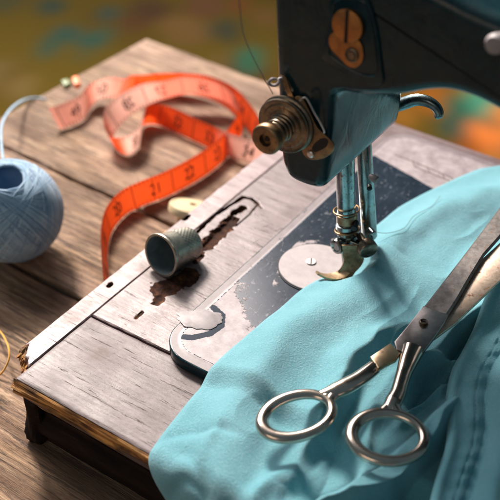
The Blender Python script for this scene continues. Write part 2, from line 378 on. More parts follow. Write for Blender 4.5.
for i, P in enumerate(PP):
    n1 = nz(P, .06); c = np.array((.52,.34,.035)) if n1 > -.12 else np.array((.46,.28,.03))
    n2 = nz(P, .12, 9)
    if n2 > .32 and P[0] > 25 : c = np.array((.05,.16,.11))
    if n2 < -.42: c = np.array((.40,.13,.03))
    w = 0
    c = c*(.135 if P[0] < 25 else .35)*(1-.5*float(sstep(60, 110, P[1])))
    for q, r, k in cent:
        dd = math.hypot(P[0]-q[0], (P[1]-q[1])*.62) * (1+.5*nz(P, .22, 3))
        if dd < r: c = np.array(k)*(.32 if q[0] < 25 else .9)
    col[i] = c
col = col.reshape(len(RX), len(RY), 3)
for _ in range(3): col[1:-1,1:-1] = (col[1:-1,1:-1]*2 + col[2:,1:-1]+col[:-2,1:-1]+col[1:-1,2:]+col[1:-1,:-2])/6
col = col.reshape(-1,3)
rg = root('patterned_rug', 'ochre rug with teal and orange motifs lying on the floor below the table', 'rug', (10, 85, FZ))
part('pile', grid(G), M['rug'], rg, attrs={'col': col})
part('backing', box(A3(10,85,FZ+.4), A3(85,0,0), A3(0,105,0), A3(0,0,.36)), M['floor'], rg, smooth=False)

# ------------------------------------------------------------------ table
T0 = px(148, 37, 0); e = nrm(px(260,78,0)-T0); f = nrm(px(0,112,0)-T0)
f = nrm(f - e*(f@e)*1.0); TA = math.atan2(e[1], e[0])
tb = root('wooden_table', 'weathered plank table of grey-brown boards carrying everything', 'table', (T0[0], T0[1], 0), TA)
def tw(x, y, z): return A3(T0[0], T0[1], 0) + e*x + f*y + ZZ*z
s1 = (px(108,195,0)-T0)@f; s2 = (px(50,283,0)-T0)@f; seams = [0, s1-.02, s2, s2+9.5, s2+19, s2+29]
slabs = []; rn = random.Random(3)
for i in range(len(seams)-1):
    a, b = seams[i], seams[i+1]; n = 260; xs = np.concatenate([np.linspace(0,.12,3)[:-1], np.linspace(.12, 70, n)]); rows = []
    gap = .10
    ys0 = [a+gap*.4, a+gap*.5, a+gap+.05, a+gap+.22]; ys1 = [b-gap-.22, b-gap-.05, b-gap*.5, b-gap*.4]; mids = list(np.linspace(a+.8, b-.8, 10)); zz = [-2.6, -.28, -.04, 0] + [0]*10 + [0, -.04, -.28, -2.6]
    P = []
    for x in xs:
        row = []
        for j, (y, z) in enumerate(zip(ys0+mids+ys1, zz)):
            wob = .0
            if j in (1,2): wob = .11*nz((x,a,0), .5, i)+.05*nz((x,a,3), 2., i)
            if j in (len(zz)-3, len(zz)-2): wob = .11*nz((x,b,0), .5, i+7)+.05*nz((x,b,3), 2., i)
            if i == 0 and j < 3: wob *= 1
            zq = z + .03*nz((x*.3, y*1.3, i), 1.)*(1 if 2 < j < len(zz)-3 else 0)
            if x < .1 and z > -1: zq -= .06*(1-x/.1)
            row.append(tw(x + (.05*nz((y,x,1),1.5) if x < .3 else 0), y+wob, zq))
        P.append(row)
    V, F = grid(P); m_ = len(zz); F.append(tuple(range(m_))); F += [(k, ) for k in ()]
    slabs.append((V, F))
part('tabletop', merge(*slabs), M['table'], tb, sharp=50)
wd = seams[-1]
part('apron', merge(box(tw(35, wd/2, -4.6), e*33, f*(wd/2-2), ZZ*2)), M['darkwood'], tb, smooth=False)
for lx, ly in ((4,4),(66,4),(4,wd-4),(66,wd-4)):
    part('leg', box(tw(lx, ly, (FZ-6.6)/2), e*1.6, f*1.6, ZZ*(-FZ-6.6)/2, .2), M['table'], tb, smooth=False)

# ------------------------------------------------------------------ wooden base of the machine
cs = root('wooden_case', 'worn lacquered wooden base board with a splintered front edge under the sewing machine', 'wooden base', (K[0], K[1], 0), UA)
LU, LV, TB = 26., 21.2, .78
def L2(x, y): return loc(px(x, y, H))
gouge_shadowP = [  # polyline px, radius cm, depth
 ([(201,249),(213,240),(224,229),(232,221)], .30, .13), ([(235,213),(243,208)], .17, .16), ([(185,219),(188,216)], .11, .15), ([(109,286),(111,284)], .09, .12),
 ([(92,316),(60,340)], .0, 0), ([(156,303),(163,295),(170,288)], .16, .05), ([(160,290),(174,286),(190,275)], .36, .02), ([(136,318),(142,312)], .06, .04), ([(195,262),(201,256)], .1, .08)]  # broad shallow stroke paints the thimble's shadow into the wood colour
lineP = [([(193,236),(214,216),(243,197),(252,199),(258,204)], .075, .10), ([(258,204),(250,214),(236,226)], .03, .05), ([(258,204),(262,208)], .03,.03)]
def gouge_shadow(P):
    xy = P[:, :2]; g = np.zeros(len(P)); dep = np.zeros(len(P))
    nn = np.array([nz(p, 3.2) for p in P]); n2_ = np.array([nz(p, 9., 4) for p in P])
    for poly, r, d in gouge_shadowP + lineP:
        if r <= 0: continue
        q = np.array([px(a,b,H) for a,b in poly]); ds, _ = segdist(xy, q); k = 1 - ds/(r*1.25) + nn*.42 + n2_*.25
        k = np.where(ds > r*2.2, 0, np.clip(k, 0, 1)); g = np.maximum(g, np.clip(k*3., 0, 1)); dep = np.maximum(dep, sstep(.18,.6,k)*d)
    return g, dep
def board(name, quad, mat, nx, ny, edges=(1,1,1,1), jag=None, th=TB):
    """quad: four local (x, y) corners: front-left, front-right, back-right, back-left. Top grid plus skirts."""
    q = [np.array(k, float) for k in quad]; xs = np.linspace(0,1,nx)**(1.7 if nx == 300 else 1.); ys = np.linspace(0,1,ny); P = np.zeros((nx+2, ny+2, 3)); 
    for i in range(nx+2):
        s = xs[min(max(i-1,0),nx-1)]
        for j in range(ny+2):
            t = ys[min(max(j-1,0),ny-1)]; p = (q[0]*(1-s)+q[1]*s)*(1-t) + (q[3]*(1-s)+q[2]*s)*t
            low = i in (0, nx+1) or j in (0, ny+1)
            if jag is not None: p = p + jag(s, t)
            w = wl(p[0], p[1], H - (th if low else 0)); 
            if not low:
                ed = min(i-1, nx-i, j-1, ny-j); w[2] += .012*nz(w, 1.1) - (.035 if ed == 0 else 0.)
                if ed == 0: w[:2] += .018*np.array([nz(w, 3.), nz(w, 3., 5)])
            P[i, j] = w
    V = P.reshape(-1,3); g, d = gouge_shadow(V); top = V[:,2] > H-.3; V[top,2] -= d[top]; V, F = grid(V.reshape(P.shape)); F.append(tuple(i*(ny+2) for i in range(nx+2))[::-1])
    return part(name, (V, F), mat, cs, attrs={'gouge_shadow': g*top}, sharp=40)
sa, sb = L2(92,316), L2(152,345)                   # cross seam
yA, yB = sa[1], sa[1] + (sb[1]-sa[1])/(sb[0]-sa[0])*LU
yB = max(yB, yA+.1); yB = min(yB, yA+1.6)
gp = .045
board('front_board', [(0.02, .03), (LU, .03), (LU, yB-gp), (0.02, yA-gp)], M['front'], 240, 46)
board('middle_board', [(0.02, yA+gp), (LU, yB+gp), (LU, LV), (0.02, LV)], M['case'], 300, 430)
def jag(s, t):
    if t < .25:
        k = (1-t/.25)**2; return np.array([0, k*(.16*nz((s*3.1,0,0),1.)+.10*nz((s*11,2,0),1.) - .25*(1-s)*0)])
    return np.array([.05*nz((t*30,0,4),1.)*(1 if s == 0 else 0), 0])
board('left_strip', [(-SW*.86, 1.35), (-.03, .62), (-.03, LV), (-SW, LV)], M['strip'], 26, 420, jag=jag)
# splintered end of the strip: a jagged fan of broken fibres
rr = random.Random(11); rows = []
for i in range(90):
    a_ = i/89; x = -SW*.90 + SW*.93*a_; yb_ = 1.40 - .76*a_; row = []
    for j in range(26):
        t = j/25; q_ = (x*2.2, t*1.6, 0)
        o_ = (.06 + .42*math.sin(min(t*1.15,1)*math.pi*.75)*(1-.55*a_)) * (1 + .9*nz(q_, 1.1, 3)) + .16*nz((x*7, t*4, 1), 1., 6) + .07*nz((x*18, t*9, 1), 1., 8)
        row.append(wl(x + .06*nz((x*5, t*5, 4), 1.) - .10*t*(1-a_), yb_ + .10 - max(o_, -.05)*(1 if j else 0), H - .02 - (TB-.04)*t + .06*nz((x*9, t*6, 2), 1., 4)*(1 if j else 0)))
    rows.append(row)
part('broken_end', grid(rows), M['raw'], cs, sharp=20, label='splintered brown end of the left strip')
# raw front edge (the broken, fibrous front face of the front board)
n = 420; rows = []
for i in range(n):
    x = -.06 + (LU+.06)*i/(n-1); row = []
    for j in range(15):
        t = j/14; z = H - .05 - (TB+.02)*t
        off = -.02 - .10*math.sin(t*math.pi)*1.0 + .13*nz((x*.28, 0, z*5.), 1., 2) + .10*nz((x*.9, 0, z*11), 1., 5) + .28*t*t*(.55+.8*nz((x*.22,7,0),1.))
        if j == 0: off = .0; z += .012
        row.append(wl(x, off, z + (.16*nz((x*.35,3,1),1.)*t if t > .5 else 0)))
    rows.append(row)
part('splintered_edge', grid(rows), M['raw'], cs, sharp=30, label='ochre splintered front face of the base board')
# dark chest below
part('side_wall', merge(box(wl(LU/2, LV/2+.25, (H-TB)/2+.0), u*(LU/2-.25), v*(LV/2-.42), ZZ*((H-TB)/2-.02), .05)), M['darkwood'], cs, smooth=False)
pr = [(0,.02),(.0,.16),(-.10,.24),(-.20,.34),(-.24,.46),(-.20,.58),(-.08,.66),(.06,.72),(.10,.82)]
rows = []
for i in range(120):
    x = .05 + (LU-.4)*i/119; rows.append([wl(x, .36+a*1.0 + .05*nz((x*.8,b*2,1),1.), b*1.6) for a, b in pr])
part('plinth_moulding', grid(rows), M['darkwood'], cs)
part('corner_block', lathe(wl(.34, .34, 0.02), ZZ, [(0,.33),(.15,.40),(.35,.42),(.6,.38),(.9,.32),(1.3,.30),(1.8,.31),(H-TB-.02,.3)], 24, lambda i,k: .12*math.sin(k*1.3+i)), M['darkwood'], cs, label='rounded dark moulding at the front corner')

# ------------------------------------------------------------------ sewing machine
O = px(345, 268, ZP)
sm = root('sewing_machine', 'old black enamel sewing machine with brass fittings above the turquoise cloth', 'sewing machine', (O[0], O[1], H), UA)
def P2(x, y): return loc(px(x, y, ZP))
c0 = P2(154,344); c1 = P2(482,163); bx0, by0 = c0[0]+.02, P2(200,369)[1]; bx1, by1 = LU-1., LV-1.05
by1 = min(by1, P2(440,133)[1])
def rrect(x0, y0, x1, y1, r, n=10):
    out = []
    for cx, cy, a0 in ((x0+r,y0+r,math.pi),(x1-r,y0+r,1.5*math.pi),(x1-r,y1-r,0),(x0+r,y1-r,.5*math.pi)):
        for k in range(n+1):
            a = a0 + .5*math.pi*k/n; out.append((cx+r*math.cos(a), cy+r*math.sin(a)))
    return out
bx1 = max(min(c1[0]+.1, LU-1), bx0+8)
RB = 1.25
plate = [wl(x, y, H+.03) for x, y in rrect(bx0, by0, bx1, by1, RB)]
part('bed_casting', extrude(plate, ZZ*(ZP-H-.05), .05, 3), M['enamel'], sm)
nx, ny = 330, 330; X = np.linspace(bx0, bx1, nx); Y = np.linspace(by0, by1, ny)
def rr_sdf(x, y, ins):
    cx, cy = (bx0+bx1)/2, (by0+by1)/2; hx, hy = (bx1-bx0)/2-ins, (by1-by0)/2-ins; r = RB-ins*.8
    qx, qy = np.abs(x-cx)-(hx-r), np.abs(y-cy)-(hy-r)
    return np.hypot(np.maximum(qx,0), np.maximum(qy,0)) + np.minimum(np.maximum(qx,qy),0) - r
GX, GY = np.meshgrid(X, Y, indexing='ij'); sd = rr_sdf(GX, GY, 0.)
# clamp points into the rounded rectangle
cx, cy = np.clip(GX, bx0+RB, bx1-RB), np.clip(GY, by0+RB, by1-RB); dx, dy = GX-cx, GY-cy; dl = np.hypot(dx, dy); k = np.where(dl > RB-.06, (RB-.06)/np.maximum(dl,1e-6), 1.)
k = np.where((dx != 0) & (dy != 0) | (dl > RB-.06), k, 1.)
GX, GY = cx+dx*k, cy+dy*k; sd = rr_sdf(GX, GY, 0.)
W3 = A3(K[0],K[1],0) + GX[...,None]*u + GY[...,None]*v; zt = ZP + .0 + .03*sstep(-.42, -.34, -(-sd))*0
lip = sstep(.30, .40, -sd)
zt = ZP - .008 + .02*lip
W3[...,2] = zt
flat = W3.reshape(-1,3)
wear_glare = .12 + .0*sd.ravel(); wear_glare = np.where(-sd.ravel() < .36, .95, wear_glare)
def near(poly, r): 
    q = np.array([px(a,b,ZP) for a,b in poly]); return segdist(flat[:,:2], q)[0]/r
def addw(w, poly, r, val): 
    global wear_glare
    wear_glare = np.maximum(wear_glare, val*(1-sstep(.55,1.15, near(poly, r))))
addw(wear_glare, [(196,318),(204,322)], .62, .95)
addw(wear_glare, [(400,128),(470,168)], 1.25, .98); addw(wear_glare, [(365,140),(440,182)], .70, .98); addw(wear_glare, [(470,168),(520,190)], 1.6, .98); addw(wear_glare, [(385,132),(430,155),(460,172)], .8, .98)
addw(wear_glare, [(165,340),(205,373),(225,380)], .30, .9); addw(wear_glare, [(180,300),(300,205)], .42, .62); addw(wear_glare, [(182,345),(205,352)], .30, .5)
addw(wear_glare, [(275,285),(283,262),(300,243),(335,240)], .16, .50)
q_ = flat-CAM; w_q = q_@FW; QX, QY = 250+FPX*(q_@RT)/w_q, 250-FPX*(q_@UP)/w_q
bl = np.interp(QY, [120,175,192,223,247,280,309,340,380], [330,345,330,284,252,246,252,262,275])
glare_zn = 1-sstep(-60, 48, QX-bl); wear_glare = np.maximum(wear_glare, (.16+.66*glare_zn)*(glare_zn>.001))  # near-left window glare painted as a pale ragged zone
wear_glare = wear_glare.ravel()
matte = np.zeros(len(flat))
for pl_, r_ in (([(214,308),(222,316),(221,326),(210,334),(192,338),(176,336)], .15), ([(168,346),(186,355),(206,364)], .10)): matte = np.maximum(matte, (1-sstep(.5,1.2, near(pl_, r_)))*(-sd.ravel() > .40))
matte = np.maximum(matte, (.62*np.exp(-((-sd.ravel()-.41)/.035)**2))*(QX < 300))
lipa = 1-sstep(.34, .40, -sd.ravel())
V, F = grid(W3)
part('bed_surface', (V, F), M['bed'], sm, attrs={'wear_glare': wear_glare, 'matte': matte, 'lip': lipa}, label='dark blue bed enamel worn to grey at the edges, with near-left glare painted in pale')
# blob of bare metal, slightly raised flake
def blob(cxp, cyp, rx, ry, z, seed, n=60, rag=.18):
    c = px(cxp, cyp, z); out = []
    for k_ in range(n):
        a = 2*math.pi*k_/n; r = 1 + rag*nz((math.cos(a)*1.6, math.sin(a)*1.6, seed), 1.) + rag*.5*nz((math.cos(a)*4, math.sin(a)*4, seed), 1.)
        out.append(c + A3(math.cos(a)*rx*r, math.sin(a)*ry*r, 0))
    return out
part('bare_patch', extrude(blob(200,319,.78,.46,ZP+.008,3.,rag=.30), ZZ*.03, .012, 2), M['flake'], sm, label='raised pale flake on the corner of the bed')
# decal ladder near the far right corner
dec = []
q = [px(a,b,ZP+.012) for a,b in ((413,161),(450,176),(453,180),(416,165))]
a, b, c_, d_ = px(412,161,ZP+.012), px(452,178,ZP+.012), px(455,183,ZP+.012), px(415,167,ZP+.012)
for p1, p2 in ((a,b),(d_,c_),(a,d_),(a*.62+b*.38,d_*.62+c_*.38),(a*.25+b*.75,d_*.25+c_*.75),(b,c_),(px(395,155,ZP+.012),a)): dec.append(tube([p1,p2], .035, 5, flat=.25, up=ZZ))
part('gold_decal_lines', merge(*dec), M['decal'], sm)
dc = [tube([px(x,y,ZP+.01), px(x+dx_,y+dy_,ZP+.012)], rr.uniform(.004,.009), 4) for x,y,dx_,dy_ in [(258+rr.uniform(-12,60)*1., 225+rr.uniform(-25,45), rr.uniform(-7,12), rr.uniform(-6,-1)) for _ in range(26)]]
part('scratch_marks', merge(*dc), M['steel'], sm)
# needle plate
NPc = px(316, 268, ZP+.02)
part('needle_plate', lathe(NPc, ZZ, [(-.02,1.33),(.05,1.33),(.065,1.31),(.065,1.0),(.062,0.0)], 96), M['plate'], sm)
part('needle_plate_rim', lathe(NPc-ZZ*.01, ZZ, [(0,1.36),(.03,1.38),(.03,1.34)], 96), M['black'], sm)
sc_c = px(311, 262, ZP+.085)
scw = part('plate_screw', lathe(sc_c, ZZ, [(-.01,.185),(.03,.185),(.045,.165),(.05,0)], 32), M['steel'], sm)
part('screw_slot', box(sc_c+ZZ*.052, rot2(v, .5)*.15, rot2(u, .5)*.025, ZZ*.004), M['black'], scw, smooth=False)
part('screw_well', lathe(sc_c-ZZ*.015, ZZ, [(0,.2),(.012,.225),(.012,.2)], 32), M['black'], scw)
# ---- head and arm: profile drawn on the machine's front plane
FP = O - v*3.1
fr = lambda x, y, off=0.: pl(x, y, FP - v*off, v)
prof = cr([(268,-60),(271,-10),(273,40),(275,90),(277,130),(279,158),(283,172),(290,181),(302,187),(316,190.5),(323,187),(326,176),(328,150),(330,120),(333,100),(341,95),(356,97),(378,98),(400,97),(425,93),(448,93),(475,101),(505,117),(540,138),(600,178),(680,235)], 5)
prof = [fr(*p) for p in prof] + [fr(790,165), fr(700,82), fr(600,52), fr(540,36), fr(500,22), fr(470,9), fr(430,-12), fr(390,-32), fr(380,-70)]
headV = extrude(prof, v*5.0, .34, 6, False)
hd = part('head_and_arm', headV, M['enamel'], sm, sharp=50)
for p_ in hd.data.polygons:
    if len(p_.vertices) > 8: p_.use_smooth = False
# arm pillar to the right, out of frame, so that the arm stands on the bed
pc = fr(735, 160)+v*2.5
part('pillar', extrude([A3(*(A3(pc[0],pc[1],ZP)+u*a+v*b)) for a,b in rrect(-2.4,-2.2,2.4,2.4,.8,5)], ZZ*(pc[2]-ZP+1.), .2, 2), M['enamel'], sm)
# raised panel with copper screw
fo = lambda pts, off: [fr(x, y, off) for x, y in pts]
panel = cr([(333,-4),(362,-6),(372,6),(379,34),(383,66),(384,82),(374,84),(352,76),(325,60),(324,50),(329,24)], 4, True)
part('cover_panel', extrude(fo(panel, .0), -v*.07, .03, 2), M['enamel'], sm)
rimp = cr([(336,1),(360,0),(368,10),(374,36),(377,60),(376,74),(366,75),(351,70),(331,56),(329,48),(333,24)], 4, True)
part('panel_rim', tube(fo(rimp, .075), .028, 6, True), M['enamel'], sm)
cc = fr(349.6, 24.5, .08)
cp = part('copper_screw', lathe(cc, -v, [(0,.44),(.10,.47),(.15,.455),(.17,.40),(.175,0)], 48), M['copper'], sm)
part('screw_slot', box(cc-v*.178, u*.045+ZZ*.004, -u*.02+ZZ*.46, v*.008), M['black'], cp, smooth=False)
tong = cr([(330,36),(338,31),(352,36),(361,42),(364,52),(363,61),(357,67),(349,66),(340,57),(331,47)], 4, True)
tg = part('copper_tongue', extrude(fo(tong, .085), -v*.05, .015, 2), M['copper'], sm)
c2 = fr(352, 55, .14)
part('pivot_ring', lathe(c2, -v, [(0,.21),(.04,.20),(.05,.17),(.02,.15),(.02,.12),(.05,.10),(.05,0)], 32), M['disc'], tg)
# tension assembly
tc = fr(290, 121, .0); ax = -v
part('tension_stud', lathe(tc, ax, [(0,.13),(1.2,.13)], 20), M['disc'], sm)
dk = part('tension_discs', merge(lathe(tc, ax, [(.12,.5),(.16,.86),(.20,.90),(.25,.86),(.27,.62)], 72), lathe(tc, ax, [(.26,.58),(.30,.80),(.345,.86),(.37,.87),(.40,.845),(.385,.80),(.36,.74),(.385,.69),(.40,.64),(.37,.58),(.385,.5),(.41,.44),(.40,.2)], 72)), M['disc'], sm, sharp=60)
sp = [tc + ax*(.42+.5*t) + (basis(ax)[0]*math.cos(t*25)+basis(ax)[1]*math.sin(t*25))*(.40-.12*t) for t in np.linspace(0,1,110)]
part('tension_spring', tube(sp, .045, 7), M['disc'], sm)
kn = [(.90,.26),(.93,.40),(1.0,.445),(1.03,.40),(1.06,.445),(1.09,.40),(1.13,.46),(1.30,.47),(1.345,.44),(1.36,.36),(1.35,.20),(1.22,.17),(1.22,0)]
part('tension_knob', lathe(tc, ax, kn, 72, lambda i,k: .012*(1 if k%2 else -1) if 1 <= i <= 7 else 0), M['brass'], sm, sharp=50)
part('stud_end', lathe(tc, ax, [(1.22,.09),(1.25,.08),(1.255,0)], 16), M['black'], sm)
br = cr([(293,101),(302,96),(310,110),(318,126),(326,134),(334,142),(334,150),(328,156),(318,159),(309,158),(303,150),(300,130)], 4, True)
bk = part('brass_bracket', extrude(fo(br, .08), -v*.07, .02, 2), M['brass'], sm)
sl = cr([(312,148),(316,142),(323,138),(328,140),(327,146),(321,150),(315,152)], 4, True)
part('bracket_slot', extrude(fo(sl, .152), -v*.004), M['black'], bk, smooth=False)
part('bracket_screw', lathe(fr(311,154,.15), ax, [(0,.11),(.05,.11),(.07,.08),(.07,0)], 20), M['steel'], bk)
wire = cr([fr(300,101,.3), fr(303,98,.34), fr(307,99,.34), fr(314,112,.3), fr(320,122,.24), fr(324,130,.16), fr(324,134,.1)], 6)
part('check_spring', tube(wire, .028, 6), M['steel'], sm)
strap = [fr(*p) for p in cr([(283,76,.10),(286,84,.14),(290,94,.16),(294,102,.14)], 4)]
part('guide_strap', ribbon(strap, [u*.10]*len(strap), .04), M['brass'], sm)
gr = cr([fr(276,79,.28), fr(272,79,.42), fr(269,82,.46), fr(271,85,.42), fr(276,85,.34), fr(279,82,.26), fr(279,79,.2), fr(283,78,.1)], 6)
part('thread_guide', tube(gr, .045, 8), M['plate'], sm, label='small pale open ring guide at the top left of the tension discs')
part('arm_knob', lathe(fr(502,38,.0), ax, [(0,.16),(.2,.16),(.26,.24),(.40,.27),(.52,.22),(.56,0)], 28), M['plate'], sm)
# lever behind the head
Q0 = O + v*2.2
lv = lambda x, y: pl(x, y, Q0, v)
lev = cr([lv(388,108), lv(402,104), lv(415,100), lv(426,101), lv(435,106), lv(439,113), lv(436,117)], 6)
part('presser_lever', tube(lev, np.interp(np.arange(len(lev)), [0,len(lev)*.5,len(lev)*.85,len(lev)-1], [.19,.16,.13,.08]), 12, flat=1.25), M['enamel_lever'], sm)
# bars
b0, b1 = pl(344.5,150,O,v), pl(347.5,238,O,v); nb = nrm(b1-b0); hgt = np.linalg.norm(b1-b0)
NB = b0 - nb*.6
part('needle_bar', lathe(NB, nb, [(0,.325),(hgt+.0,.325),(hgt+.08,.30),(hgt+.3,.25),(hgt+.65,.24),(hgt+.7,0)], 36), M['chrome'], sm)
p0, p1 = pl(364,150,O+v*.9,v), pl(369.5,236,O+v*.6,v); pb = nrm(p1-p0); hp = np.linalg.norm(p1-p0)
part('presser_bar', lathe(p0-pb*.5, pb, [(0,.27),(hp+.5,.27),(hp+.58,.22),(hp+.6,0)], 36), M['chrome'], sm)
def onb(y, off=0., x=None): 
    t = (y-150)/(238-150); return b0 + (b1-b0)*t
def ringat(y, r, wr, tilt=.0): 
    c = onb(y); x, yv, z = basis(nb); n_ = 40; return tube([c + (x*math.cos(2*math.pi*k/n_)+yv*math.sin(2*math.pi*k/n_))*r + nb*tilt*math.cos(2*math.pi*k/n_+.6) for k in range(n_)], wr, 8, True)
part('guide_ring', ringat(209, .44, .035, .05), M['brass'], sm)
part('guide_ring', ringat(229, .42, .035, .06), M['brass'], sm)
part('bar_collar', lathe(onb(212), nb, [(0,.33),(.02,.36),(.32,.36),(.36,.33)], 36), M['foot'], sm)
part('lower_collar', lathe(onb(222), nb, [(0,.34),(.03,.385),(.38,.385),(.44,.36),(.5,.33)], 36), M['chrome'], sm)
part('collar_screw', lathe(pl(354.5,226,O-v*.2,v), nrm(-v+u*.4), [(-.2,.13),(.14,.13),(.17,.10),(.175,0)], 20), M['black'], sm)
cbc = pl(343,243,O-v*.12,v)
part('needle_clamp', lathe(cbc+nrm(-v*1-u*.25)*-.25, nrm(-v-u*.25), [(0,.22),(.03,.27),(.55,.29),(.62,.26),(.64,.18),(.60,.14),(.60,0)], 32), M['chrome'], sm)
jp = pl(357,242,O-v*.05,v)
tsd = nrm(u*.75 - v*.55 - ZZ*.12)
part('clamp_block', box(pl(352,243,O+v*.05,v), u*.36, v*.2, ZZ*.22, .06, 3), M['chrome'], sm)
tk = pl(366,246,O-v*.15,v)
part('thumb_screw', merge(lathe(tk-tsd*.55, tsd, [(0,.12),(.45,.13)], 20), lathe(tk-tsd*.08, tsd, [(0,.20),(.03,.33),(.30,.345),(.35,.30),(.36,0)], 48, lambda i,k: .02*(1 if k%2 else -1) if 1<=i<=3 else 0)), M['disc'], sm, sharp=50)
part('bar_screw', merge(lathe(pl(375.5,178,O+v*.2,v)-u*.2, nrm(u-v*.3), [(0,.09),(.22,.13),(.30,.13),(.34,.08),(.34,0)], 20)), M['plate'], sm)
part('bar_screw', merge(lathe(pl(372.5,187,O+v*.1,v)-u*.12, nrm(u*.6-v), [(0,.08),(.16,.09),(.2,0)], 16)), M['black'], sm)
part('bar_screw', merge(lathe(pl(375,232,O+v*.1,v)-u*.2, nrm(u*.8-v*.5), [(0,.12),(.25,.12),(.28,.08),(.28,0)], 16)), M['chrome'], sm)
# needle and presser foot
part('needle', tube([pl(342,244,O-v*.3,v), pl(343,258,O-v*.3,v), pl(344,271,O-v*.3,v)], [.07,.05,.03], 8), M['steel'], sm)
fz = ZP+.16
def foot_sheet(rows_, th=.07, nx_=7):
    A_ = cr([px(x1,y1,fz+z) for (x1,y1),_,z,*_r in rows_], 6); B_ = cr([px(x2,y2,fz+z+(_r[0] if _r else 0)) for _,(x2,y2),z,*_r in rows_], 6)
    top = np.stack([A_*(1-t)+B_*t for t in np.linspace(0,1,nx_)], 1); m_ = len(A_)
    N = np.array([nrm(np.cross(A_[min(i+1,m_-1)]-A_[max(i-1,0)], B_[i]-A_[i])) for i in range(m_)]); bot = top - N[:,None,:]*th
    V = np.concatenate([top, bot[:, ::-1]], 1); V, F = grid(np.concatenate([V, V[:, :1]], 1)); w2 = 2*nx_+1
    F.append(tuple(range(2*nx_))); F.append(tuple((m_-1)*w2+k for k in range(2*nx_))[::-1]); return fix_normals((V, F))
shank_rows = [((342,246),(358,246),1.30),((343,253),(362,253),.95),((344,260),(364,259),.55),((342,266),(361,266),.30),((338,271),(355,272.5),.13)]
left_toe = [((340,269),(350,273),.16),((335,272),(345.5,277),.07),((328,273.5),(337,279),.06),((322,273),(327,277.5),.14),((316.5,270.5),(318.5,273.5),.34)]
right_toe = [((347,270),(357,270),.18),((345,275),(354,274),.08),((342.5,279),(349.5,279.5),.05),((341.5,283),(344.5,283),.08)]
fz = ZP+.20
part('presser_foot', merge(*[foot_sheet(r_) for r_ in (shank_rows, left_toe, right_toe)]), M['foot'], sm, sharp=50)

# ------------------------------------------------------------------ scissors plane (needed by the cloth)
SP = px(423, 323, ZP+1.50); ring_c = px(300, 415, ZP+.92)
_a = nrm(ring_c-SP); _h = nrm(np.cross(_a, ZZ)); SN = nrm(np.cross(_h, _a)); SN = SN if SN[2] > 0 else -SN
s2_ = lambda x, y, off=0.: pl(x, y, SP+SN*off, SN)

# ------------------------------------------------------------------ cloth
zc = ZP+.25
outline = [(640,120),(570,150),(525,160),(500,167),(478,170),(462,176),(440,186),(420,196),(400,207),(385,219),(370,232),(352,252),(335,268),(318,280),(300,291),(284,306),(268,321),(248,338),(228,354),(210,370),(196,384),(182,400),(168,417),(156,433),(146,449),(142,466),(143,482),(150,505),(166,535),(200,570)]
inner = [(720,200),(700,260),(690,330),(680,400),(660,480),(620,560),(560,640),(480,700),(380,740),(280,730),(220,690)]
oc = cr([px(a,b,zc-.2) for a,b in outline], 14); ic = cr([px(a,b,zc-.2) for a,b in inner], 20)
def resample(P, n):
    L = np.r_[0, np.cumsum(np.linalg.norm(np.diff(P, axis=0), axis=1))]; s = np.linspace(0, L[-1], n); return np.stack([np.interp(s, L, P[:,k]) for k in range(3)], 1)
NS, NT = 620, 460
oc, ic = resample(oc, NS), resample(ic, NS)
# keep the transverse lines roughly square to the outline
tt = np.concatenate([np.linspace(0, .06, 40)[:-1], np.linspace(.06, 1, NT-39)**1.0])
CP = oc[:,None,:]*(1-tt)[None,:,None] + ic[:,None,:]*tt[None,:,None]
CF = CP.reshape(-1,3).copy()
dist_edge = segdist(CF[:,:2], oc[::4])[0]
hcl = np.zeros(len(CF))
